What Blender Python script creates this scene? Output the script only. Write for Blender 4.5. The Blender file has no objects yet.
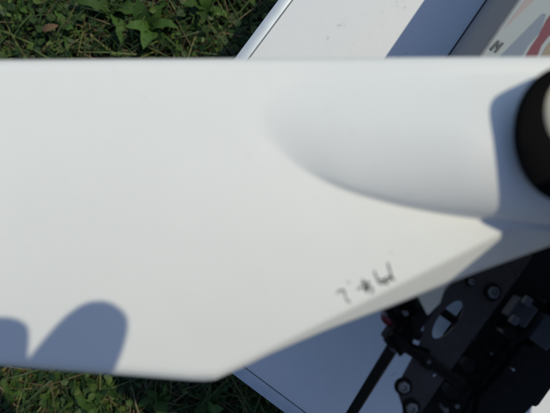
import bpy, bmesh, math, random
import numpy as np
from mathutils import Vector, Matrix

random.seed(7)
rng = np.random.default_rng(7)
R = math.radians
C = bpy.context.scene.collection
scene = bpy.context.scene

# ------------------------------------------------------------------ camera
CAM_Z = 0.80            # phone held 0.8 m above the grass, looking straight down
F_PX = 496.0            # focal length in photo pixels (550 wide)
cam_data = bpy.data.cameras.new('camera')
cam = bpy.data.objects.new('camera', cam_data)
C.objects.link(cam)
cam.location = (0, 0, CAM_Z)
cam.rotation_euler = (0, 0, 0)
cam_data.sensor_width = 36.0
cam_data.lens = 36.0 * F_PX / 550.0
cam_data.clip_start = 0.003
cam_data.clip_end = 2000
cam_data.dof.use_dof = True
cam_data.dof.focus_distance = 0.47
cam_data.dof.aperture_fstop = 7.5
scene.camera = cam

# ------------------------------------------------------------------ light
SUN_AZ, SUN_EL = 26.0, 55.0           # azimuth from +x towards +y, elevation
world = bpy.data.worlds.new('World')
scene.world = world
world.use_nodes = True
wn = world.node_tree
for n in list(wn.nodes):
    wn.nodes.remove(n)
sky = wn.nodes.new('ShaderNodeTexSky')
sky.sky_type = 'NISHITA'
sky.sun_disc = False
sky.sun_elevation = R(SUN_EL)
sky.sun_rotation = R(90.0 - SUN_AZ)
sky.air_density = 1.0
sky.dust_density = 0.6
sky.ozone_density = 3.2
bg = wn.nodes.new('ShaderNodeBackground')
bg.inputs['Strength'].default_value = 0.118
wo = wn.nodes.new('ShaderNodeOutputWorld')
wn.links.new(sky.outputs['Color'], bg.inputs['Color'])
wn.links.new(bg.outputs['Background'], wo.inputs['Surface'])

sun_data = bpy.data.lights.new('sun', 'SUN')
sun_data.energy = 2.6
sun_data.angle = R(0.55)
sun_data.color = (1.0, 0.94, 0.70)
sun = bpy.data.objects.new('sun', sun_data)
C.objects.link(sun)
sdir = Vector((math.cos(R(SUN_EL)) * math.cos(R(SUN_AZ)),
               math.cos(R(SUN_EL)) * math.sin(R(SUN_AZ)), math.sin(R(SUN_EL))))
sun.rotation_euler = sdir.to_track_quat('Z', 'Y').to_euler()
sun.location = (2, 1, 3)

scene.view_settings.view_transform = 'Standard'
scene.view_settings.look = 'None'
scene.view_settings.exposure = 0.07
scene.view_settings.gamma = 1.0
scene.view_settings.use_curve_mapping = False
scene.cycles.use_denoising = True
scene.cycles.max_bounces = 8


# ------------------------------------------------------------------ helpers
def P(u, v, d):
    """point at distance d below the phone, along the direction of photo pixel (u, v)"""
    return Vector(((u - 275.0) * d / F_PX, (206.5 - v) * d / F_PX, CAM_Z - d))


def mat(name, color, rough=0.5, metal=0.0, spec=0.5, build=None):
    m = bpy.data.materials.new(name)
    m.use_nodes = True
    nt = m.node_tree
    b = nt.nodes['Principled BSDF']
    b.inputs['Base Color'].default_value = (*color, 1)
    b.inputs['Roughness'].default_value = rough
    b.inputs['Metallic'].default_value = metal
    b.inputs['Specular IOR Level'].default_value = spec
    if build:
        build(nt, b)
    return m


def noise(nt, scale, detail=4, rough=0.6, coord='Object'):
    tc = nt.nodes.new('ShaderNodeTexCoord')
    n = nt.nodes.new('ShaderNodeTexNoise')
    n.inputs['Scale'].default_value = scale
    n.inputs['Detail'].default_value = detail
    n.inputs['Roughness'].default_value = rough
    nt.links.new(tc.outputs[coord], n.inputs['Vector'])
    return n


def ramp(nt, src, stops):
    r = nt.nodes.new('ShaderNodeValToRGB')
    e = r.color_ramp.elements
    while len(e) < len(stops):
        e.new(0.5)
    for k, (p, c) in enumerate(stops):
        e[k].position = p
        e[k].color = (*c, 1)
    nt.links.new(src, r.inputs['Fac'])
    return r


def bump(nt, b, src, strength, dist):
    bp = nt.nodes.new('ShaderNodeBump')
    bp.inputs['Strength'].default_value = strength
    bp.inputs['Distance'].default_value = dist
    nt.links.new(src, bp.inputs['Height'])
    nt.links.new(bp.outputs['Normal'], b.inputs['Normal'])


def add_box(bm, size, M=Matrix(), bevel=0.0):
    r = bmesh.ops.create_cube(bm, size=1.0, matrix=M @ Matrix.Diagonal((*size, 1)))
    if bevel:
        es = {e for v in r['verts'] for e in v.link_edges}
        bmesh.ops.bevel(bm, geom=list(es), offset=bevel, segments=2, affect='EDGES', profile=0.5)


def frame_matrix(a, b, up=Vector((0, 0, 1))):
    """matrix at a with z along a->b"""
    z = (b - a).normalized()
    if abs(z.dot(up)) > 0.98:
        up = Vector((1, 0, 0))
    x = up.cross(z).normalized()
    y = z.cross(x)
    M = Matrix((x, y, z)).transposed().to_4x4()
    M.translation = a
    return M


def add_tube(bm, a, b, r0, r1=None, seg=20, cap=True):
    r1 = r0 if r1 is None else r1
    M = frame_matrix(a, b)
    L = (b - a).length
    bmesh.ops.create_cone(bm, cap_ends=cap, segments=seg, radius1=r0, radius2=r1, depth=L,
                          matrix=M @ Matrix.Translation((0, 0, L / 2)))


def add_path(bm, pts, r, seg=10):
    rings = []
    n = len(pts)
    for k, p in enumerate(pts):
        t = (pts[min(k + 1, n - 1)] - pts[max(k - 1, 0)]).normalized()
        M = frame_matrix(p, p + t)
        rings.append([bm.verts.new(M @ Vector((r * math.cos(2 * math.pi * j / seg), r * math.sin(2 * math.pi * j / seg), 0)))
                      for j in range(seg)])
    for k in range(n - 1):
        for j in range(seg):
            bm.faces.new((rings[k][j], rings[k][(j + 1) % seg], rings[k + 1][(j + 1) % seg], rings[k + 1][j]))
    bm.faces.new(rings[0][::-1])
    bm.faces.new(rings[-1])


def add_plate(bm, outline, holes, thick, down=Vector((0, 0, -1))):
    """flat plate with holes: outline and holes are lists of Vectors on its upper face"""
    edges = []
    for loop in [outline] + holes:
        vs = [bm.verts.new(p) for p in loop]
        for k in range(len(vs)):
            edges.append(bm.edges.new((vs[k], vs[(k + 1) % len(vs)])))
    r = bmesh.ops.triangle_fill(bm, use_beauty=True, edges=edges)
    faces = [g for g in r['geom'] if isinstance(g, bmesh.types.BMFace)]
    ex = bmesh.ops.extrude_face_region(bm, geom=faces, use_keep_orig=True)
    vs = [g for g in ex['geom'] if isinstance(g, bmesh.types.BMVert)]
    bmesh.ops.translate(bm, vec=down * thick, verts=vs)
    bmesh.ops.recalc_face_normals(bm, faces=bm.faces[:])


def obj(name, bm, m, parent=None, smooth=None):
    me = bpy.data.meshes.new(name)
    if smooth is not None:
        bmesh.ops.recalc_face_normals(bm, faces=bm.faces[:])
        for f in bm.faces:
            f.smooth = True
        for e in bm.edges:
            if len(e.link_faces) == 2 and e.calc_face_angle(0) > R(smooth):
                e.smooth = False
    bm.to_mesh(me)
    bm.free()
    o = bpy.data.objects.new(name, me)
    if m:
        me.materials.append(m)
    C.objects.link(o)
    if parent:
        o.parent = parent
        o.matrix_parent_inverse = parent_world(parent).inverted()
    return o


def parent_world(p):
    M = Matrix.LocRotScale(p.location, p.rotation_euler, p.scale)
    if p.parent:
        M = parent_world(p.parent) @ p.matrix_parent_inverse @ M
    return M


def thing(name, label, cat, loc=(0, 0, 0), rz=0.0, group=None):
    o = bpy.data.objects.new(name, None)
    o.empty_display_size = 0.02
    C.objects.link(o)
    o.location = loc
    o.rotation_euler = (0, 0, rz)
    tag(o, label, cat, group)
    return o


def tag(o, label=None, cat=None, group=None, kind=None):
    for k, val in (('label', label), ('category', cat), ('group', group), ('kind', kind)):
        if val:
            o[k] = val


# ------------------------------------------------------------------ materials
def b_white(nt, b):
    n = noise(nt, 14, 3)
    r = ramp(nt, n.outputs['Fac'], [(0.3, (0.715, 0.718, 0.715)), (0.75, (0.735, 0.737, 0.73))])
    sp = noise(nt, 520, 2, 0.5)
    r2 = ramp(nt, sp.outputs['Fac'], [(0.235, (0.72, 0.70, 0.66)), (0.275, (1, 1, 1))])
    mx = nt.nodes.new('ShaderNodeMix')
    mx.data_type = 'RGBA'
    mx.blend_type = 'MULTIPLY'
    mx.inputs['Factor'].default_value = 0.7
    nt.links.new(r.outputs['Color'], mx.inputs[6])
    nt.links.new(r2.outputs['Color'], mx.inputs[7])
    nt.links.new(mx.outputs[2], b.inputs['Base Color'])
    n2 = noise(nt, 26, 2)
    bump(nt, b, n2.outputs['Fac'], 0.10, 0.004)
    n3 = noise(nt, 40, 4)
    r3 = ramp(nt, n3.outputs['Fac'], [(0.3, (0.36,) * 3), (0.7, (0.5,) * 3)])
    nt.links.new(r3.outputs['Color'], b.inputs['Roughness'])


M_SHELL = mat('white_gelcoat', (0.77, 0.785, 0.77), 0.5, spec=0.3, build=b_white)


def b_table(nt, b):
    n = noise(nt, 90, 6, 0.7)
    r = ramp(nt, n.outputs['Fac'], [(0.30, (0.50, 0.505, 0.51)), (0.36, (0.63, 0.642, 0.672)), (0.8, (0.655, 0.665, 0.692))])
    tc = nt.nodes.new('ShaderNodeTexCoord')
    vo = nt.nodes.new('ShaderNodeTexVoronoi')
    vo.inputs['Scale'].default_value = 46
    nt.links.new(tc.outputs['Object'], vo.inputs['Vector'])
    r2 = ramp(nt, vo.outputs['Distance'], [(0.012, (0.55, 0.53, 0.5)), (0.05, (1, 1, 1))])
    mx = nt.nodes.new('ShaderNodeMix')
    mx.data_type = 'RGBA'
    mx.blend_type = 'MULTIPLY'
    mx.inputs['Factor'].default_value = 0.8
    nt.links.new(r.outputs['Color'], mx.inputs[6])
    nt.links.new(r2.outputs['Color'], mx.inputs[7])
    nt.links.new(mx.outputs[2], b.inputs['Base Color'])
    n2 = noise(nt, 400, 3)
    bump(nt, b, n2.outputs['Fac'], 0.12, 0.0006)


M_TABLE = mat('white_laminate', (0.75, 0.73, 0.7), 0.45, spec=0.35, build=b_table)


def b_alu(nt, b):
    n = noise(nt, 60, 5)
    r = ramp(nt, n.outputs['Fac'], [(0.3, (0.44, 0.49, 0.56)), (0.7, (0.52, 0.57, 0.64))])
    nt.links.new(r.outputs['Color'], b.inputs['Base Color'])


M_ALU = mat('aluminium', (0.6, 0.62, 0.64), 0.5, 0.35, build=b_alu)
M_SEAM_CONTACT = mat('dark_seam_contact_shade', (0.06, 0.06, 0.065), 0.7)


def b_carbon(nt, b):
    n = noise(nt, 420, 3)
    r = ramp(nt, n.outputs['Fac'], [(0.35, (0.034, 0.028, 0.027)), (0.65, (0.046, 0.038, 0.036))])
    nt.links.new(r.outputs['Color'], b.inputs['Base Color'])


M_CARBON = mat('carbon_plate', (0.02, 0.02, 0.02), 0.5, spec=0.3, build=b_carbon)
M_BLACK = mat('black_plastic', (0.004, 0.0038, 0.0038), 0.6, spec=0.14)
M_RUBBER = mat('black_rubber', (0.0035, 0.0035, 0.004), 0.85, spec=0.04)
M_STEEL = mat('steel', (0.19, 0.20, 0.20), 0.42, 1.0)
M_RED = mat('dark_red_anodised', (0.13, 0.012, 0.028), 0.35, 0.5)
M_CHIP = mat('blue_grey_plastic', (0.028, 0.030, 0.038), 0.5)
M_CREAM = mat('cream_plastic', (0.62, 0.60, 0.50), 0.55)
M_INK = mat('marker_ink', (0.010, 0.010, 0.020), 0.7, spec=0.2)


def b_side(nt, b):
    n = noise(nt, 120, 4)
    r = ramp(nt, n.outputs['Fac'], [(0.3, (0.19, 0.19, 0.20)), (0.7, (0.23, 0.23, 0.24))])
    nt.links.new(r.outputs['Color'], b.inputs['Base Color'])


M_BOXSIDE = mat('grey_card', (0.3, 0.3, 0.31), 0.6, build=b_side)
M_PRINT = mat('pale_grey_print', (0.29, 0.32, 0.34), 0.7, spec=0.15)
M_PINK = mat('pale_pink_print', (0.30, 0.26, 0.265), 0.7, spec=0.15)
M_BLUEP = mat('blue_grey_print', (0.16, 0.195, 0.25), 0.7, spec=0.15)
M_REDP = mat('dark_red_print', (0.155, 0.055, 0.075), 0.7, spec=0.15)
M_TAN = mat('tan_print', (0.24, 0.20, 0.16), 0.7, spec=0.15)
M_LOGO = mat('black_print', (0.09, 0.095, 0.105), 0.8, spec=0.05)
M_GLASS = mat('dark_glass', (0.01, 0.01, 0.012), 0.1)


def b_skin(nt, b):
    n = noise(nt, 60, 4)
    r = ramp(nt, n.outputs['Fac'], [(0.3, (0.46, 0.26, 0.18)), (0.7, (0.55, 0.33, 0.24))])
    nt.links.new(r.outputs['Color'], b.inputs['Base Color'])
    b.inputs['Subsurface Weight'].default_value = 0.05
    b.inputs['Subsurface Radius'].default_value = (0.004, 0.002, 0.001)


M_SKIN = mat('skin', (0.5, 0.3, 0.2), 0.55, build=b_skin)


def b_soil(nt, b):
    n = noise(nt, 26, 8, 0.65)
    r = ramp(nt, n.outputs['Fac'], [(0.3, (0.012, 0.009, 0.006)), (0.5, (0.030, 0.021, 0.013)), (0.62, (0.018, 0.024, 0.008)), (0.8, (0.060, 0.043, 0.028))])
    nt.links.new(r.outputs['Color'], b.inputs['Base Color'])
    n2 = noise(nt, 160, 6)
    bump(nt, b, n2.outputs['Fac'], 0.8, 0.01)


M_SOIL = mat('soil', (0.05, 0.04, 0.03), 0.95, spec=0.1, build=b_soil)


def leafy(name, stops, trans=0.16, rough=0.55, spec=0.3):
    def build(nt, b):
        g = nt.nodes.new('ShaderNodeNewGeometry')
        r = ramp(nt, g.outputs['Random Per Island'], stops)
        oi = nt.nodes.new('ShaderNodeObjectInfo')
        hs = nt.nodes.new('ShaderNodeHueSaturation')
        mr = nt.nodes.new('ShaderNodeMapRange')
        mr.inputs['To Min'].default_value = 0.75
        mr.inputs['To Max'].default_value = 1.25
        nt.links.new(oi.outputs['Random'], mr.inputs['Value'])
        nt.links.new(mr.outputs['Result'], hs.inputs['Value'])
        nt.links.new(r.outputs['Color'], hs.inputs['Color'])
        nt.links.new(hs.outputs['Color'], b.inputs['Base Color'])
        t = nt.nodes.new('ShaderNodeBsdfTranslucent')
        nt.links.new(hs.outputs['Color'], t.inputs['Color'])
        mx = nt.nodes.new('ShaderNodeMixShader')
        mx.inputs['Fac'].default_value = trans
        nt.links.new(b.outputs['BSDF'], mx.inputs[1])
        nt.links.new(t.outputs['BSDF'], mx.inputs[2])
        nt.links.new(mx.outputs['Shader'], nt.nodes['Material Output'].inputs['Surface'])
    return mat(name, (0.06, 0.1, 0.03), rough, spec=spec, build=build)


M_GRASS = leafy('grass_blades', [(0.0, (0.012, 0.032, 0.008)), (0.55, (0.024, 0.055, 0.012)), (0.85, (0.055, 0.098, 0.020)), (1.0, (0.15, 0.14, 0.05))])
M_CLOVER = leafy('small_leaves', [(0.0, (0.012, 0.032, 0.008)), (0.6, (0.030, 0.064, 0.012)), (1.0, (0.085, 0.13, 0.025))])
M_WEED = leafy('weed_leaves', [(0.0, (0.030, 0.070, 0.014)), (1.0, (0.052, 0.105, 0.020))], 0.2, 0.6, 0.2)
M_STRAW = leafy('dry_straw', [(0.0, (0.10, 0.072, 0.04)), (0.6, (0.19, 0.14, 0.08)), (1.0, (0.30, 0.24, 0.15))], 0.1, 0.8, 0.1)

# ------------------------------------------------------------------ ground
bm = bmesh.new()
N = 60
xs = sorted(set([-400, -60, -12, -4] + [round(-1.5 + 3.0 * k / N, 4) for k in range(N + 1)] + [4, 12, 60, 400]))
grid = [[bm.verts.new((x, y, (0.008 * math.sin(x * 9.1 + 1) * math.cos(y * 7.7) + 0.006 * math.sin(x * 23 + y * 17)
                              if abs(x) < 1.6 and abs(y) < 1.6 else 0.0))) for y in xs] for x in xs]
for i in range(len(xs) - 1):
    for j in range(len(xs) - 1):
        bm.faces.new((grid[i][j], grid[i + 1][j], grid[i + 1][j + 1], grid[i][j + 1]))
o = obj('ground', bm, M_SOIL, smooth=180)
tag(o, kind='structure')


def gz(x, y):
    return 0.008 * np.sin(x * 9.1 + 1) * np.cos(y * 7.7) + 0.006 * np.sin(x * 23 + y * 17)


# ------------------------------------------------------------------ folding table
T_Z = 0.35
A_E1 = R(53.2)                                  # side that runs up to the right in the photo
cornr = P(82.8, 261.5, CAM_Z - T_Z)
E2L, E1L = 0.90, 0.60
TH = 0.022
table = thing('folding_table', 'white topped folding table with aluminium edge trim standing on the grass', 'table',
              (cornr.x, cornr.y, 0), A_E1 - R(90))
# local axes: +x runs along the long side (down-right in the photo), +y along the short side (up-right)
TW = parent_world(table)


def tb(x0, x1, y0, y1, z0, z1, bev=0.0, b=None):
    b = b or bmesh.new()
    add_box(b, (x1 - x0, y1 - y0, z1 - z0), TW @ Matrix.Translation(((x0 + x1) / 2, (y0 + y1) / 2, (z0 + z1) / 2)), bev)
    return b


TR = 0.0105                                      # trim width seen from above
for (a0, a1) in ((TR, E2L / 2 - 0.0012), (E2L / 2 + 0.0012, E2L - TR)):
    obj('table_top', tb(a0, a1, TR + 0.0006, E1L - TR - 0.0006, T_Z - 0.012, T_Z - 0.0006, 0.0005), M_TABLE, table)
obj('fold_seam', tb(E2L / 2 - 0.0012, E2L / 2 + 0.0012, TR, E1L - TR, T_Z - 0.013, T_Z - 0.004), M_SEAM_CONTACT, table)
for (x0, x1, y0, y1) in ((-0.001, E2L / 2 - 0.001, 0, TR), (E2L / 2 + 0.001, E2L + 0.001, 0, TR),
                         (-0.001, E2L / 2 - 0.001, E1L - TR, E1L), (E2L / 2 + 0.001, E2L + 0.001, E1L - TR, E1L),
                         (0, TR - 0.0007, TR + 0.0004, E1L - TR - 0.0004), (E2L - TR + 0.0007, E2L, TR + 0.0004, E1L - TR - 0.0004)):
    t = obj('edge_trim', tb(x0, x1, y0, y1, T_Z - TH, T_Z + 0.0012, 0.0009), M_ALU, table, smooth=30)
obj('dark_joint', tb(TR - 0.0007, E2L - TR + 0.0007, TR - 0.0002, E1L - TR + 0.0002, T_Z - 0.014, T_Z - 0.0122), M_SEAM_CONTACT, table)
for (x, y) in ((0.05, 0.06), (0.05, E1L - 0.06), (E2L - 0.05, 0.06), (E2L - 0.05, E1L - 0.06)):
    bm = bmesh.new()
    sx = -0.03 if x < 0.4 else 0.03
    add_tube(bm, TW @ Vector((x, y, T_Z - 0.014)), TW @ Vector((x + sx, y, 0.006)), 0.011)
    lg = obj('leg', bm, M_ALU, table, smooth=40)
    bm = bmesh.new()
    add_tube(bm, TW @ Vector((x + sx, y, 0.016)), TW @ Vector((x + sx, y, -0.012)), 0.0145)
    obj('foot_cap', bm, M_RUBBER, lg, smooth=40)

# ------------------------------------------------------------------ printed box on the table
BX_H = 0.136
p0, p1 = P(450, 54, 0.4498), P(487, 0, 0.4498)
bd = (p1 - p0).normalized()
bn = Vector((bd.y, -bd.x, 0))                    # points to the right, into the box
borg = p0 - bd * 0.085
BL, BW = 0.26, 0.22
box = thing('product_box', 'grey cardboard box with printed red and pale stripes on top, on the white table', 'box',
            (borg.x, borg.y, T_Z + 0.0002), math.atan2(bn.y, bn.x))
BM_ = parent_world(box)                           # local x = bn, local y = bd


def bb(x0, x1, y0, y1, z0, z1, bev=0.0):
    b = bmesh.new()
    add_box(b, (x1 - x0, y1 - y0, z1 - z0), BM_ @ Matrix.Translation(((x0 + x1) / 2, (y0 + y1) / 2, (z0 + z1) / 2)), bev)
    return b


obj('box_body', bb(0, BW, 0, BL, 0.0022, BX_H, 0.0012), M_BOXSIDE, box)
obj('box_contact_shade', bb(-0.0012, BW + 0.0012, -0.0012, BL + 0.0012, 0, 0.0021), M_SEAM_CONTACT, box)  # dark strip standing in for the contact shade along the box foot
DTOP = CAM_Z - (T_Z + 0.0002 + BX_H)


def flat(name, pix, m, dz):
    bm = bmesh.new()
    pts = [P(u, v, DTOP) + Vector((0, 0, dz)) for u, v in pix]
    add_plate(bm, pts, [], 0.0001)
    return obj(name, bm, m, box)


# top sheet and its printed stripes (all flat print on the lid)
bm = bmesh.new()
add_box(bm, (BW - 0.003, BL - 0.003, 0.0003), BM_ @ Matrix.Translation((BW / 2, BL / 2, BX_H + 0.0003)))
obj('printed_sheet', bm, M_PRINT, box)
flat('printed_stripe', [(521, 5), (535, -14), (547, -14), (533, 1), (503, 30)], M_PINK, 0.0006)
flat('printed_stripe', [(541.5, 14), (546, 14), (540, 32), (527, 47), (521, 58), (498, 58)], M_BLUEP, 0.0006)
flat('printed_stripe', [(560, 2), (560, 30), (548, 37), (541, 46), (536, 58), (524, 58), (531, 46), (538, 36), (546, 20)], M_REDP, 0.0006)
flat('printed_stripe', [(575, 14), (575, 62), (538, 62), (545, 48), (556, 34)], M_TAN, 0.0007)
for pix in ([(485.5, 49), (487.5, 51.5), (496, 42), (493.8, 40.3)], [(490, 52), (492.2, 53), (500.1, 43.7), (497.7, 42.7)],
            [(493, 43.8), (495, 42.7), (494.1, 50.9), (492.3, 50.1)]):
    flat('printed_mark', [(a + 3.5, b) for a, b in pix], M_LOGO, 0.00062 + 0.00005 * len(box.children))

# ------------------------------------------------------------------ white moulded shell
D0 = 0.198


def lin(x, tab):
    return float(np.interp(x, [t[0] for t in tab], [t[1] for t in tab]))


def sm(x):
    x = min(1.0, max(0.0, x))
    return x * x * (3 - 2 * x)


def vtop(u):
    return 60.0 - 3.5 * u / 550


CREASE = [(-100, 128), (200, 128), (265, 138), (285, 157), (310, 174), (350, 192), (400, 206), (450, 215), (500, 221), (560, 227), (700, 234)]


def crease(u):
    return sum(lin(u + k, CREASE) for k in (-16, -8, 0, 8, 16)) / 5


def edge_crease(u):
    base = lin(u, [(-100, 353), (0, 360.5), (190, 375.5), (215, 375), (248, 360), (499, 233.5), (700, 131)])
    return max(base, crease(u) + 4)


def edge(u):
    base = sum(lin(u + k, [(-100, 358), (0, 365.5), (190, 380.5), (212, 381.5), (235, 369), (327, 330), (385, 309), (480, 271), (550, 246), (700, 190)]) for k in (-6, 0, 6)) / 3
    return max(base, edge_crease(u) + 5)


UPPER = [(-100, 100), (250, 100), (285, 82), (310, 70), (350, 56), (400, 48), (450, 44), (500, 42), (560, 40), (700, 40)]


def bulge(u, v):
    """half-cone swelling out of the flat surface towards the collar"""
    if u < 245:
        return 0.0
    vu, vc = sum(lin(u + k, UPPER) for k in (-16, -8, 0, 8, 16)) / 5, crease(u)
    t = max(0.0, u - 258)
    t = t if t < 200 else 200 + 50 * (1 - math.exp(-(t - 200) / 50.0))
    Hh = 0.0222 / 290.0 * (t * t / (t + 30.0)) * 1.16
    va = vu + 0.56 * (vc - vu)
    if v >= vc or v <= vu:
        return 0.0
    if v > va:
        q = (v - va) / (vc - va)
        soft = 0.58 + 0.9 * (1 - sm((u - 255) / 90.0))
        return Hh * max(0.0, 1 - q * q) ** soft
    q = (va - v) / (va - vu)
    return Hh * max(0.0, 1 - q * q) ** 1.8


def depth(u, v):
    d = D0 - bulge(u, v) + ((v - 195) * D0 / F_PX) ** 2 / 0.52
    vc, ve = edge_crease(u), edge(u)
    if v > vc:
        t = (v - vc) / (ve - vc)
        w = (ve - vc) * D0 / F_PX
        d += w * (1.5 * t + 0.2 * t * t)
    return d


RT = 0.006
RPX = RT * F_PX / D0
cols = list(np.arange(-40, 646, 5.0))


def column(u, du=0.0, dd=0.0):
    """one cross-section: list of points from the top wall, over the roll, across, to the lower edge"""
    pts = []
    top_r = []
    for a in (90, 78, 66, 54, 42, 30, 18, 8):
        v = vtop(u) + RPX * (1 - math.sin(R(a)))
        d = depth(u, vtop(u) + RPX) + RT * (1 - math.cos(R(a)))
        top_r.append((v, d))
    p = P(u, top_r[0][0], top_r[0][1])
    for k in (0.028, 0.018, 0.008):
        pts.append(p + Vector((0, -0.10 * k, -k)))
    pts += [P(u, v, d) for v, d in top_r]
    v0 = vtop(u) + RPX
    vc, vb, ve = crease(u), edge_crease(u), edge(u)
    for k in range(0, 44):
        v = v0 + (vc - v0) * k / 44
        pts.append(P(u, v, depth(u, v)))
    for k in range(0, 34):
        v = vc + (vb - vc) * k / 34
        pts.append(P(u, v, depth(u, v)))
    for k in range(0, 7):
        v = vb + (ve - vb) * k / 6
        pts.append(P(u, v, depth(u, v)))
    p = pts[-1]
    for k in (0.0012, 0.003):
        pts.append(p + Vector((0, 0.0006, -k)))
    w = 1 - sm((u - 150) / 110.0)
    pts.append(pts[-1] + Vector((0, 0.001 * w, -0.020 * w - 0.0004)))
    return [q + Vector((du, 0, -dd)) for q in pts]


sections = []
for dd in (0.03, 0.018):
    sections.append(column(cols[0], -RT, dd))
for a in (90, 70, 50, 30, 14):
    sections.append(column(cols[0], -RT * math.sin(R(a)), RT * (1 - math.cos(R(a)))))
for u in cols:
    sections.append(column(u))
nr = len(sections[0])
bm = bmesh.new()
V = [[bm.verts.new(p) for p in s] for s in sections]
for i in range(len(V) - 1):
    for j in range(nr - 1):
        bm.faces.new((V[i][j], V[i + 1][j], V[i + 1][j + 1], V[i][j + 1]))
bmesh.ops.recalc_face_normals(bm, faces=bm.faces[:])
up = sum(f.normal.z for f in bm.faces)
if up < 0:
    bmesh.ops.reverse_faces(bm, faces=bm.faces[:])
for f in bm.faces:
    f.smooth = True
base = P(250, 220, D0)
shell = thing('white_shell', 'large white moulded shell with black handwriting, covering most of the view', 'shell',
              (base.x, base.y, CAM_Z - D0 - 0.03))
skin = obj('shell_skin', bm, M_SHELL, shell)
sol = skin.modifiers.new('thickness', 'SOLIDIFY')
sol.thickness = 0.0014
sol.offset = -1

# marker writing, drawn as thin ink strokes that follow the surface
def stroke(bm, zp, w=1.0):
    pts = [(320 + x / 5.5, 245 + y / 5.5) for x, y in zp]
    fine = []
    for k in range(len(pts) - 1):
        for t in np.linspace(0, 1, 5)[:-1]:
            fine.append((pts[k][0] + (pts[k + 1][0] - pts[k][0]) * t, pts[k][1] + (pts[k + 1][1] - pts[k][1]) * t))
    fine.append(pts[-1])
    L, Rr = [], []
    n = len(fine)
    for k, (u, v) in enumerate(fine):
        a, b = fine[max(0, k - 1)], fine[min(n - 1, k + 1)]
        t = Vector((b[0] - a[0], b[1] - a[1])).normalized()
        ww = w * (0.75 + 0.25 * math.sin(k * 1.7 + u)) * (0.7 if k in (0, n - 1) else 1)
        for side, lst in ((1, L), (-1, Rr)):
            uu, vv = u - t.y * ww * side, v + t.x * ww * side
            lst.append(bm.verts.new(P(uu, vv, depth(uu, vv) - 0.00012)))
    for k in range(n - 1):
        bm.faces.new((L[k], L[k + 1], Rr[k + 1], Rr[k]))


chars = [
    [[(92, 268), (108, 250), (128, 246), (134, 262), (138, 284)], [(140, 290), (152, 306), (168, 318)]],
    [[(152, 203), (162, 208)]],
    [[(202, 243), (235, 232), (272, 222)], [(232, 186), (240, 205), (248, 232), (262, 266)],
     [(222, 214), (250, 206), (276, 204)], [(262, 200), (266, 228), (262, 250)], [(240, 246), (262, 236), (286, 230)], [(288, 232), (290, 255), (282, 270)]],
    [[(296, 140), (306, 165), (318, 195), (330, 214)], [(318, 200), (338, 188), (350, 194), (346, 212), (328, 216)]],
    [[(350, 192), (372, 178), (390, 172), (386, 190), (362, 200)], [(358, 190), (362, 214), (380, 216)],
     [(372, 96), (380, 128), (392, 168), (402, 190), (414, 196)]],
]
for ch in chars:
    bm = bmesh.new()
    for s in ch:
        stroke(bm, s)
    wr = obj('handwritten_character', bm, M_INK, shell)

# black collar ring at the end of the bulge, with the cream cup in it
bm = bmesh.new()
RC, seg = [], 72
prof = [((567, 134), 53.5, 68.5, 0.1880), ((567, 134), 54, 69, 0.1770), ((567, 133), 52.5, 67.5, 0.1742), ((567, 130), 48, 62, 0.1728), ((571, 120), 38, 50, 0.1728),
        ((572, 113), 30, 39, 0.1755), ((572, 112), 28, 37, 0.1800), ((572, 112), 27.5, 36.5, 0.1850)]
for (c, a, b, d) in prof:
    RC.append([bm.verts.new(P(c[0] + a * math.cos(2 * math.pi * k / seg), c[1] + b * math.sin(2 * math.pi * k / seg), d)) for k in range(seg)])
for i in range(len(RC) - 1):
    for k in range(seg):
        bm.faces.new((RC[i][k], RC[i][(k + 1) % seg], RC[i + 1][(k + 1) % seg], RC[i + 1][k]))
ring = obj('collar_ring', bm, M_RUBBER, shell, smooth=50)
bm = bmesh.new()
prev = None
for (s, d) in ((1.0, 0.1778), (0.85, 0.1768), (0.6, 0.1760), (0.3, 0.1757), (0.05, 0.1756)):
    cur = [bm.verts.new(P(572 + 27.8 * s * math.cos(2 * math.pi * k / 48), 112 + 36.8 * s * math.sin(2 * math.pi * k / 48), d)) for k in range(48)]
    if prev:
        for k in range(48):
            bm.faces.new((prev[k], prev[(k + 1) % 48], cur[(k + 1) % 48], cur[k]))
    prev = cur
bm.faces.new(prev)
obj('cream_cap', bm, M_CREAM, shell, smooth=60)

# ------------------------------------------------------------------ black chassis under the shell
DP = 0.287
cb = P(520, 400, 0.4488)
ch_ = thing('model_chassis', 'black carbon fibre chassis with silver screws and tubular leg, under the white shell', 'chassis',
            (cb.x, cb.y, T_Z))


def ell(cu, cv, a, b, ang, d, n=28):
    ca, sa = math.cos(R(ang)), math.sin(R(ang))
    return [P(cu + a * math.cos(t) * ca - b * math.sin(t) * sa, cv + a * math.cos(t) * sa + b * math.sin(t) * ca, d)
            for t in [2 * math.pi * k / n for k in range(n)]]


bm = bmesh.new()
outl = [(533, 255), (529, 262), (475, 337), (421, 412), (404, 436), (396, 432), (404, 411), (399, 396), (399, 386), (403, 377), (413, 358), (419, 347), (424, 331), (427, 317),
        (434, 306), (446, 290), (458, 276), (478, 262), (500, 250)]
add_plate(bm, [P(u, v, DP) for u, v in outl],
          [ell(448, 320, 23, 9.5, -53, DP), ell(517, 275, 2, 1.5, 0, DP, 12), ell(473, 339, 2, 1.5, 0, DP, 12), ell(435, 376, 2.2, 1.5, -50, DP, 12)], 0.002)
plate = obj('side_plate', bm, M_CARBON, ch_)


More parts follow.
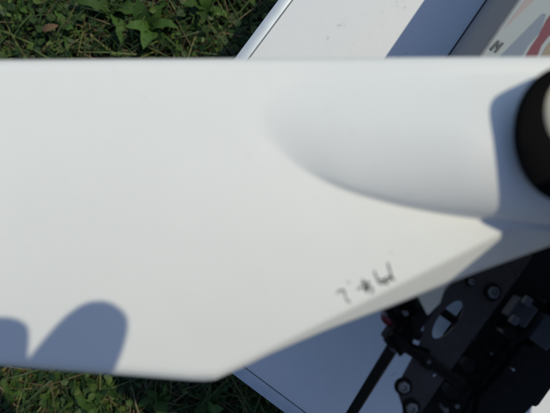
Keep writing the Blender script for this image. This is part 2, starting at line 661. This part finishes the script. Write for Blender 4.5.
def screw(u, v, d, r=0.0034):
    bm = bmesh.new()
    c = P(u, v, d)
    prof = [(r * 0.92, 0.0), (r, 0.0006), (r, 0.0022), (r * 0.85, 0.0030), (r * 0.5, 0.0032), (r * 0.46, 0.0018), (0.0001, 0.0016)]
    a0 = u * 0.7
    rings = [[bm.verts.new(c + Vector((q * (1 + 0.10 * (k % 3 == 0) * (q > r * 0.7)) * math.cos(a0 + k * math.pi / 9), q * (1 + 0.10 * (k % 3 == 0) * (q > r * 0.7)) * math.sin(a0 + k * math.pi / 9), z))) for k in range(18)] for q, z in prof]
    for i in range(len(rings) - 1):
        for k in range(18):
            bm.faces.new((rings[i][k], rings[i][(k + 1) % 18], rings[i + 1][(k + 1) % 18], rings[i + 1][k]))
    s = obj('screw', bm, M_STEEL, plate, smooth=35)
    bm = bmesh.new()
    add_tube(bm, c + Vector((0, 0, 0.00015)), c + Vector((0, 0, 0.0009)), r * 1.55, seg=20)
    obj('washer', bm, M_BLACK, s, smooth=40)


for (u, v) in ((492, 292), (403, 386), (411, 407), (470, 281)):
    screw(u, v, DP, 0.0034 if u != 470 else 0.002)

# main block of the chassis: far side plate, battery and plates in between
bm = bmesh.new()
far = [(531, 248), (640, 215), (640, 318), (549, 388), (523, 416), (490, 470), (392, 452), (420, 416)]
add_plate(bm, [P(u, v, 0.312) for u, v in far], [], 0.0025)
obj('side_plate', bm, M_CARBON if False else M_BLACK, ch_)
ax = (P(421, 412, DP) - P(529, 262, DP)).normalized()
ay = Vector((-ax.y, ax.x, 0))


def oriented(c, sx, sy, sz, bev=0.0, ang=0.0):
    b = bmesh.new()
    Rm = Matrix((ax, ay, Vector((0, 0, 1)))).transposed().to_4x4()
    add_box(b, (sx, sy, sz), Matrix.Translation(c) @ Rm @ Matrix.Rotation(R(ang), 4, 'Z'), bev)
    return b


# battery slung below, its base on the table
q = P(505, 318, 0.38)
q.z = T_Z + 0.0505
obj('battery', oriented(q + Vector((0.02, -0.005, 0)), 0.10, 0.045, 0.0995, 0.004), M_BLACK, ch_, smooth=40)
# electronics between the plates
c = P(519, 311, 0.303)
mod = obj('receiver_unit', oriented(c, 0.014, 0.013, 0.010, 0.0008), M_CHIP, ch_)
for (u, v) in ((527, 301), (514, 320)):  # small pale blocks stand in for highlights on the electronics
    obj('highlight_block', oriented(P(u, v, 0.2955), 0.005, 0.0042, 0.004, 0.0004), M_ALU if u == 0 else mat('pale_highlight', (0.07, 0.075, 0.085), 0.5), mod)
c = P(543, 331, 0.303)
mod = obj('receiver_unit', oriented(c, 0.018, 0.013, 0.009, 0.0008), M_CHIP, ch_)
for k, (u, v) in enumerate(((465, 362), (455, 378), (448, 388), (505, 330))):
    bm = bmesh.new()
    a = P(u, v, 0.308)
    add_tube(bm, a, a + Vector((0, 0, 0.007)), 0.004, seg=16)
    sp = obj('spacer', bm, M_BLACK, ch_, smooth=40)
bm = bmesh.new()
a = P(510, 368, 0.3085)
add_tube(bm, a, a + Vector((0, 0, 0.004)), 0.0010, seg=12)
obj('screw_glint', bm, mat('white_glint', (0.45, 0.45, 0.43), 0.4), ch_, smooth=40)  # white peg coloured to give the glint of a screw
# curved wires
for k, (pts, r) in enumerate((([(470, 430), (478, 396), (500, 372), (520, 345), (536, 336)], 0.0016),
                              ([(455, 430), (470, 400), (486, 372), (508, 342), (520, 322)], 0.0013))):
    bm = bmesh.new()
    add_path(bm, [P(u, v, 0.3035 - 0.003 * math.sin(i * 0.9)) for i, (u, v) in enumerate(pts)], r)
    obj('wire', bm, M_RUBBER, ch_, smooth=60)

# cross rod with collar, running from the leg clamp across the plate
bm = bmesh.new()
ra, rb = P(399, 343, 0.283), P(462, 384, 0.279)
add_tube(bm, ra, rb, 0.0029)
rod = obj('cross_rod', bm, M_BLACK, ch_, smooth=40)
bm = bmesh.new()
m0 = ra.lerp(rb, 0.40)
add_tube(bm, m0, ra.lerp(rb, 0.52), 0.0042)
obj('collar', bm, M_BLACK, rod, smooth=40)
bm = bmesh.new()
add_tube(bm, P(436, 307, 0.296), P(468, 330, 0.296), 0.0026)
obj('cross_rod', bm, M_BLACK, ch_, smooth=40)

# landing leg: tube going down to the table, with its foot skid
bm = bmesh.new()
la, lb = P(396, 342, 0.286), P(352, 413, 0.345)
le = la + (lb - la) * ((la.z - T_Z - 0.008) / (la.z - lb.z))
add_tube(bm, la, le, 0.0036, seg=24)
leg = obj('leg', bm, M_BLACK, ch_, smooth=40)
bm = bmesh.new()
add_path(bm, [le + Vector((-0.05, -0.036, 0.004)), le + Vector((-0.035, -0.03, -0.0026)), le + Vector((0, -0.004, -0.0034)),
              le + Vector((0.08, 0.004, -0.0034))], 0.0045, 14)
obj('skid', bm, M_BLACK, leg, smooth=60)
# clamp that holds the leg
obj('leg_clamp', oriented(P(409, 320, 0.281), 0.034, 0.0135, 0.014, 0.0015), M_BLACK, ch_, smooth=30)
obj('leg_clamp', oriented(P(397, 341, 0.280), 0.010, 0.012, 0.012, 0.002), M_BLACK, ch_, smooth=30)
bm = bmesh.new()
add_tube(bm, P(411, 331, 0.276), P(420, 336, 0.276), 0.0032)
obj('knob', bm, M_BLACK, ch_, smooth=40)
# dark red motor can, half hidden
bm = bmesh.new()
c0, c1 = P(390, 321, 0.288), P(405, 300, 0.280)
add_tube(bm, c0, c0.lerp(c1, 0.25), 0.0062, 0.0078, seg=30)
add_tube(bm, c0.lerp(c1, 0.25), c1, 0.0078, seg=30)
red = obj('red_motor_can', bm, M_RED, ch_, smooth=30)
bm = bmesh.new()
add_tube(bm, c0.lerp(c1, 0.35), c0.lerp(c1, 1.4), 0.0086, seg=30)
obj('motor_band', bm, M_BLACK, red, smooth=40)
# small fittings crowded round the clamp and between the plates
rr = random.Random(3)
M_GUN = mat('gunmetal', (0.10, 0.10, 0.105), 0.35, 0.9)
for (u, v, d, r, h, steel) in ((392, 333, 0.277, 0.0016, 0.004, 1), (399, 328, 0.272, 0.0022, 0.003, 0), (404, 312, 0.271, 0.0018, 0.004, 1), (413, 318, 0.271, 0.0024, 0.003, 0),
                               (394, 349, 0.276, 0.0018, 0.003, 1), (384, 313, 0.279, 0.0013, 0.004, 1), (428, 361, 0.2745, 0.0013, 0.002, 1),
                               (500, 330, 0.305, 0.0018, 0.004, 1), (489, 352, 0.307, 0.0012, 0.004, 1), (478, 371, 0.307, 0.0015, 0.004, 0), (466, 392, 0.307, 0.0012, 0.004, 1),
                               (444, 408, 0.304, 0.0022, 0.004, 1), (532, 345, 0.303, 0.0018, 0.004, 0), (455, 404, 0.305, 0.0018, 0.004, 1), (541, 300, 0.305, 0.0016, 0.004, 1)):
    bm = bmesh.new()
    a = P(u, v, d)
    add_tube(bm, a + Vector((0, 0, -0.004)), a + Vector((0, 0, h)), r, r * 0.85, seg=6 if steel else 14)
    obj('fitting', bm, M_GUN if steel else M_BLACK, ch_, smooth=30)
for k in range(4):
    c = P(487 + 9 * k, 395 - 13 * k, 0.3065)
    obj('rib', oriented(c, 0.004, 0.017, 0.006, 0.0005), M_BLACK, ch_)
for pts, r in (([(388, 300), (393, 316), (404, 326), (412, 345), (430, 352)], 0.0012), ([(398, 296), (402, 310), (398, 324), (392, 340), (401, 356)], 0.0010),
               ([(412, 300), (416, 312), (409, 326), (402, 336)], 0.0014)):
    bm = bmesh.new()
    add_path(bm, [P(u, v, 0.268 + 0.004 * (i % 2)) for i, (u, v) in enumerate(pts)], r, 8)
    obj('wire', bm, M_RUBBER, ch_, smooth=60)
# cream tab reaching down from the shell
bm = bmesh.new()
add_plate(bm, [P(u, v, 0.262) for u, v in ((418, 296), (446, 284), (440, 303), (428, 315))], [], 0.002)
obj('mounting_tab', bm, M_CREAM, shell)
# posts that carry the shell on the chassis
for (u, v) in ((585, 160),):
    bm = bmesh.new()
    top = P(u, v, 0.2 if v > 200 else 0.185)
    add_tube(bm, top, Vector((top.x, top.y, CAM_Z - 0.314)), 0.004)
    obj('post', bm, M_BLACK, ch_, smooth=40)
# added block out of view, shaped to shade shell, machinery and table; on posts
foot = [(0.1145, 0.0185, 0.663, 0.6295), (0.1145, 0.008, 0.651, 0.6295), (0.1145, -0.0005, 0.632, 0.6280), (0.1145, -0.013, 0.646, 0.610), (0.1180, -0.024, 0.660, 0.606), (0.145, -0.030, 0.668, 0.60),
        (0.147, -0.094, 0.656, 0.60), (0.170, -0.110, 0.655, 0.60), (0.205, -0.128, 0.652, 0.60),
        (0.30, -0.142, 0.648, 0.60), (0.385, -0.135, 0.640, 0.60), (0.40, -0.06, 0.645, 0.60), (0.39, 0.03, 0.635, 0.60), (0.30, 0.065, 0.640, 0.61),
        (0.20, 0.055, 0.650, 0.62), (0.150, 0.03, 0.655, 0.6295)]
bm = bmesh.new()
lo = [bm.verts.new((x, y, b)) for x, y, z, b in foot]
hi = [bm.verts.new((x, y, z)) for x, y, z, b in foot]
mid = bm.verts.new((0.25, -0.04, 0.672))
for k in range(len(foot)):
    k2 = (k + 1) % len(foot)
    bm.faces.new((lo[k], lo[k2], hi[k2], hi[k]))
    bm.faces.new((hi[k], hi[k2], mid))
bm.faces.new(lo[::-1])
body = obj('added_shade_block', bm, M_BLACK, ch_, smooth=50)
for (x, y) in ((0.175, -0.065), (0.30, -0.06)):
    bm = bmesh.new()
    add_tube(bm, Vector((x, y, 0.601)), Vector((x, y, 0.4885 if x < 0.2 else T_Z + 0.002)), 0.005)
    obj('post', bm, M_BLACK, ch_, smooth=40)

# ------------------------------------------------------------------ photographer's hand and phone (outside the view, casting the finger shadow)
ph = thing('phone', 'dark phone held above the white shell, beyond the picture', 'phone', (-0.03, 0, 0.804))
bm = bmesh.new()
add_box(bm, (0.130, 0.064, 0.009), Matrix.Translation((-0.056, -0.008, 0.8095)), 0.003)
obj('phone_body', bm, M_BLACK, ph, smooth=40)
bm = bmesh.new()
add_box(bm, (0.112, 0.058, 0.0006), Matrix.Translation((-0.056, -0.008, 0.8145)))
obj('screen', bm, M_GLASS, ph)

# the photographer kneels below the view; body skeleton: vertices (position, radius), edges
K = [(0.29, -0.44, 0.70, 0.042), (0.19, -0.29, 0.755, 0.036), (0.085, -0.145, 0.81, 0.024),          # right elbow, forearm, wrist
     (0.074, -0.105, 0.812, 0.026), (0.062, -0.075, 0.813, 0.022),                                 # palm
     (0.050, -0.050, 0.815, 0.0175), (0.046, -0.012, 0.814, 0.0205), (0.0575, 0.0085, 0.812, 0.0160), (0.0665, 0.0265, 0.810, 0.0110),   # index
     (0.046, -0.055, 0.815, 0.0125), (0.0225, -0.0165, 0.816, 0.0130), (0.0225, 0.0095, 0.814, 0.0125), (0.0240, 0.0215, 0.811, 0.0106),   # middle
     (0.040, -0.058, 0.806, 0.0095), (0.036, -0.046, 0.799, 0.0085), (0.024, -0.040, 0.796, 0.008),            # ring, curled under the phone
     (0.032, -0.072, 0.802, 0.0085), (0.024, -0.060, 0.797, 0.0075), (0.012, -0.052, 0.796, 0.007),            # little
     (0.058, -0.100, 0.826, 0.013), (0.036, -0.066, 0.832, 0.0105), (0.014, -0.034, 0.826, 0.009),            # thumb over the screen
     (0.25, -0.52, 0.93, 0.058), (0.09, -0.52, 0.92, 0.105), (0.078, -0.46, 1.01, 0.052), (0.062, -0.42, 1.06, 0.072),   # 22 shoulder, chest, neck, jaw
     (0.045, -0.39, 1.12, 0.088), (0.040, -0.40, 1.18, 0.078), (0.11, -0.64, 0.62, 0.125), (0.12, -0.76, 0.40, 0.140),   # 26 head, crown, waist, pelvis
     (-0.08, -0.52, 0.93, 0.058), (-0.21, -0.42, 0.70, 0.042), (-0.19, -0.28, 0.76, 0.035), (-0.165, -0.15, 0.80, 0.024),   # 30 left arm
     (-0.150, -0.10, 0.806, 0.025), (-0.135, -0.055, 0.804, 0.0105), (-0.115, -0.025, 0.797, 0.0095), (-0.095, -0.012, 0.798, 0.0085),   # 34 left palm, index
     (-0.142, -0.045, 0.802, 0.0105), (-0.125, -0.008, 0.798, 0.0095), (-0.106, 0.004, 0.798, 0.0085),                     # 38 middle
     (-0.155, -0.055, 0.806, 0.010), (-0.140, -0.006, 0.802, 0.009), (-0.124, 0.014, 0.803, 0.008),                       # 41 ring
     (-0.120, -0.082, 0.822, 0.012), (-0.100, -0.050, 0.825, 0.0095),                                                # 44 thumb
     (0.21, -0.75, 0.34, 0.098), (0.22, -0.62, 0.09, 0.068), (0.21, -0.95, 0.062, 0.050), (0.21, -1.06, 0.045, 0.040),    # 46 right leg
     (0.03, -0.75, 0.34, 0.098), (0.00, -0.60, 0.09, 0.068), (0.02, -0.95, 0.062, 0.050), (0.02, -1.06, 0.045, 0.040),    # 50 left leg
     (0.030, -0.315, 1.075, 0.014)]                                                                                    # 54 nose
Ed = [(0, 1), (1, 2), (2, 3), (3, 4), (4, 5), (5, 6), (6, 7), (7, 8), (4, 9), (9, 10), (10, 11), (11, 12), (4, 13), (13, 14), (14, 15),
      (3, 16), (16, 17), (17, 18), (3, 19), (19, 20), (20, 21), (0, 22), (22, 23), (23, 24), (24, 25), (25, 26), (26, 27), (23, 28), (28, 29),
      (23, 30), (30, 31), (31, 32), (32, 33), (33, 34), (34, 35), (35, 36), (36, 37), (34, 38), (38, 39), (39, 40), (34, 41), (41, 42), (42, 43),
      (34, 44), (44, 45), (29, 46), (46, 47), (47, 48), (48, 49), (29, 50), (50, 51), (51, 52), (52, 53), (26, 54)]


def skin_mesh(name, ids, m, grow, root, parent=None):
    ids = list(ids)
    ix = {k: n for n, k in enumerate(ids)}
    me = bpy.data.meshes.new(name)
    me.from_pydata([K[k][:3] for k in ids], [(ix[a], ix[b]) for a, b in Ed if a in ix and b in ix], [])
    o = bpy.data.objects.new(name, me)
    C.objects.link(o)
    me.materials.append(m)
    md = o.modifiers.new('skin', 'SKIN')
    md.use_smooth_shade = True
    for k, sv in zip(ids, me.skin_vertices[0].data):
        r = K[k][3] * grow
        sv.radius = (r, r * (0.8 if k in (3, 4, 34) else 1.0))
        sv.use_root = (k == root)
    sb = o.modifiers.new('smooth', 'SUBSURF')
    sb.levels = sb.render_levels = 2
    if parent:
        o.parent = parent
    return o


M_JACKET = mat('dark_jacket', (0.035, 0.04, 0.055), 0.85, spec=0.1)
M_TROUSER = mat('grey_trousers', (0.06, 0.058, 0.055), 0.9, spec=0.1)
M_HAIR = mat('black_hair', (0.012, 0.010, 0.009), 0.5)
hand = skin_mesh('person', range(len(K)), M_SKIN, 1.0, 29)
skin_mesh('jacket', (0, 1, 22, 23, 28, 29, 30, 31, 32), M_JACKET, 1.13, 28, hand)
skin_mesh('trousers', (29, 46, 47, 48, 50, 51, 52), M_TROUSER, 1.12, 29, hand)
bm = bmesh.new()
bmesh.ops.create_uvsphere(bm, u_segments=24, v_segments=14, radius=0.094, matrix=Matrix.Translation((0.044, -0.412, 1.155)))
obj('hair', bm, M_HAIR, hand, smooth=180)
tag(hand, 'kneeling person in dark jacket holding the phone, seen only as two finger shadows', 'person')

# ------------------------------------------------------------------ grass, weeds and straw
def mesh_from_arrays(name, verts, faces_list, m, parent=None, smooth=True):
    me = bpy.data.meshes.new(name)
    me.from_pydata(verts.tolist() if hasattr(verts, 'tolist') else verts, [], faces_list)
    if smooth:
        me.polygons.foreach_set('use_smooth', [True] * len(me.polygons))
    me.materials.append(m)
    o = bpy.data.objects.new(name, me)
    C.objects.link(o)
    return o


def scatter(n, R0=0.75):
    """points, dense round the place, thinning outwards"""
    n1 = int(n * 0.72)
    a = rng.uniform(-1, 1, (n1, 2)) * (R0, R0 * 0.75)
    b = rng.uniform(-1, 1, (n - n1, 2)) * 1.45
    return np.vstack([a, b])


def blades(name, n, h, w, lean, m, patch=None):
    p = scatter(n)
    if patch is not None:
        keep = rng.random(len(p)) < patch(p[:, 0], p[:, 1])
        p = p[keep]
    n = len(p)
    az = rng.uniform(0, 2 * np.pi, n)
    H = rng.uniform(h[0], h[1], n)
    W = rng.uniform(w[0], w[1], n)
    Ln = rng.uniform(lean[0], lean[1], n)
    d = np.stack([np.cos(az), np.sin(az)], 1)
    s = np.stack([-np.sin(az), np.cos(az)], 1)
    z0 = gz(p[:, 0], p[:, 1]) - 0.003
    verts = np.zeros((n, 7, 3))
    curl = rng.uniform(-0.35, 0.35, n)
    for k, (t, ws) in enumerate(((0, 0.7), (0.35, 1.0), (0.7, 0.7))):
        c = p + d * (Ln * H * t ** 1.6)[:, None] + s * (curl * H * t * t)[:, None]
        z = z0 + H * (t - 0.35 * Ln * t * t * 0.6)
        for q, sg in enumerate((1, -1)):
            verts[:, 2 * k + q, :2] = c + s * (W * ws * 0.5 * sg)[:, None]
            verts[:, 2 * k + q, 2] = z
    c = p + d * (Ln * H)[:, None] + s * (curl * H)[:, None]
    verts[:, 6, :2] = c
    verts[:, 6, 2] = z0 + H * (1 - 0.35 * Ln * 0.6)
    verts = verts.reshape(-1, 3)
    faces = []
    for i in range(n):
        b = i * 7
        faces += [(b, b + 1, b + 3, b + 2), (b + 2, b + 3, b + 5, b + 4), (b + 4, b + 5, b + 6)]
    return mesh_from_arrays(name, verts, faces, m)


def patchy(x, y):
    return 0.5 + 0.5 * np.sin(x * 19 + 2.0 * np.sin(y * 13)) * np.sin(y * 16 + 1.3 * np.sin(x * 11))


g = blades('grass', 30000, (0.015, 0.072), (0.0014, 0.0038), (0.4, 2.0), M_GRASS, lambda x, y: 0.35 + 0.65 * patchy(x, y))
tag(g, 'short green grass covering the ground round the table', 'grass', kind='stuff')
g = blades('dry_grass', 8000, (0.02, 0.075), (0.0008, 0.0020), (0.9, 3.0), M_STRAW, lambda x, y: 0.25 + 0.75 * (1 - patchy(x, y)))
tag(g, 'thin dry straw stalks lying among the green grass', 'dry grass', kind='stuff')


def small_leaves(name, n, size, m):
    p = scatter(n)
    p = p[rng.random(len(p)) < 0.25 + 0.75 * patchy(p[:, 0] + 0.31, p[:, 1])]
    n = len(p)
    az = rng.uniform(0, 2 * np.pi, n)
    S = rng.uniform(size[0], size[1], n)
    tilt = rng.normal(0, 0.45, n)
    roll = rng.normal(0, 0.45, n)
    z0 = gz(p[:, 0], p[:, 1]) + rng.uniform(0.004, 0.036, n)
    t = np.stack([np.cos(az) * np.cos(tilt), np.sin(az) * np.cos(tilt), np.sin(tilt)], 1)
    s = np.stack([-np.sin(az) * np.cos(roll), np.cos(az) * np.cos(roll), np.sin(roll)], 1)
    nn = np.cross(t, s)
    base = np.column_stack([p, z0])
    prof = [(0, 0, 0), (0.35, 0.42, 0.08), (0.75, 0.38, 0.06), (1.0, 0.0, -0.08), (0.75, -0.38, 0.06), (0.35, -0.42, 0.08), (0.5, 0, -0.02)]
    verts = np.stack([base + (t * a + s * b + nn * c) * S[:, None] for a, b, c in prof], 1).reshape(-1, 3)
    faces = []
    for i in range(n):
        b = i * 7
        faces += [(b, b + 1, b + 6), (b + 1, b + 2, b + 6), (b + 2, b + 3, b + 6), (b + 3, b + 4, b + 6), (b + 4, b + 5, b + 6), (b + 5, b, b + 6)]
    return mesh_from_arrays(name, verts, faces, m)


g = small_leaves('ground_cover', 36000, (0.005, 0.016), M_CLOVER)
tag(g, 'small clover-like leaves of ground cover between the grass', 'ground cover', kind='stuff')


def leaf_mesh(k):
    """toothed broad leaf along +x, unit length, folded at the midrib and drooping at the tip"""
    n = 9
    me = bpy.data.meshes.new('leaf')
    vs, fs = [], []
    wmax = (0.20, 0.15, 0.26)[k]
    for i in range(n + 1):
        t = i / n
        w = wmax * (math.sin(math.pi * min(1, t * 0.96 + 0.02)) ** 0.75) * (1 + (0.12, 0.20, 0.07)[k] * (1 if i % 2 else -1)) * (1.1 - 0.3 * t)
        z = 0.34 * math.sin(t * 2.0) - 0.30 * t * t
        vs += [(t, 0, z), (t - 0.03 * (i % 2), w, z + 0.22 * w + 0.05 * math.sin(i * 2.1 + k)), (t - 0.03 * (i % 2), -w, z + 0.22 * w - 0.05 * math.sin(i * 1.7 + k))]
    for i in range(n):
        a, b = 3 * i, 3 * i + 3
        fs += [(a, b, b + 1, a + 1), (a, a + 2, b + 2, b)]
    me.from_pydata(vs, [], fs)
    me.polygons.foreach_set('use_smooth', [True] * len(me.polygons))
    me.materials.append(M_WEED)
    return me


LEAVES = [leaf_mesh(k) for k in range(3)]
ORD = ('leftmost', 'second from the left', 'third from the left', 'fourth from the left', 'rightmost')
spots = [(22, 14, 0.95, 0), (66, 34, 1.15, 0), (112, 10, 1.45, 0), (152, 30, 1.2, 0), (206, 12, 1.1, 0),
         (12, 390, 0.8, 1), (50, 396, 0.9, 1), (100, 402, 1.15, 1), (160, 396, 1.0, 1), (208, 402, 1.0, 1)]
for i, (u, v, s, low) in enumerate(spots):
    q = P(u, v, CAM_Z - 0.02)
    z = float(gz(q.x, q.y))
    side = ('broad-leaved green weed in the grass above the white shell, ', 'broad-leaved green weed in the grass below the white shell, ')[low]
    w = thing('broadleaf_weed', side + ORD[i % 5], 'weed', (q.x, q.y, z - 0.002), 0, 'broad-leaved weeds in the grass')
    n = random.randint(5, 9)
    a0 = random.uniform(0, 6.28)
    for k in range(n):
        lf = bpy.data.objects.new('leaf', random.choice(LEAVES))
        C.objects.link(lf)
        lf.parent = w
        L = s * random.uniform(0.018, 0.042)
        lf.scale = (L, L * random.uniform(0.85, 1.15), L)
        lf.location = (0, 0, random.uniform(0.008, 0.03))
        lf.rotation_euler = (random.uniform(-0.7, 0.7), random.uniform(-0.8, 0.5), a0 + k * 6.28 / n + random.uniform(-0.4, 0.4))
    bm = bmesh.new()
    add_tube(bm, Vector((q.x, q.y, z - 0.006)), Vector((q.x, q.y, z + 0.03)), 0.0016, 0.001, seg=8)
    obj('stem', bm, M_WEED, w)

# fallen dry leaves on the grass
def dead_leaf(u, v, L, rot, label):
    q = P(u, v, CAM_Z - 0.045)
    o = bpy.data.objects.new('dead_leaf', DEAD)
    C.objects.link(o)
    o.location = (q.x, q.y, 0.042)
    o.rotation_euler = rot
    o.scale = (L, L, L)
    tag(o, label, 'leaf')


M_DEAD = leafy('dead_leaves', [(0.0, (0.105, 0.066, 0.044)), (1.0, (0.13, 0.085, 0.056))], 0.15, 0.8, 0.1)
DEAD = LEAVES[0].copy()
DEAD.materials.clear()
DEAD.materials.append(M_DEAD)
dead_leaf(41, 29, 0.026, (0.3, 0.1, 0.3), 'reddish brown fallen leaf in the grass above the white shell')
# dead_leaf(22, 405, 0.022, (0.2, -0.1, 2.4), 'reddish brown fallen leaf in the sunny grass below the white shell')
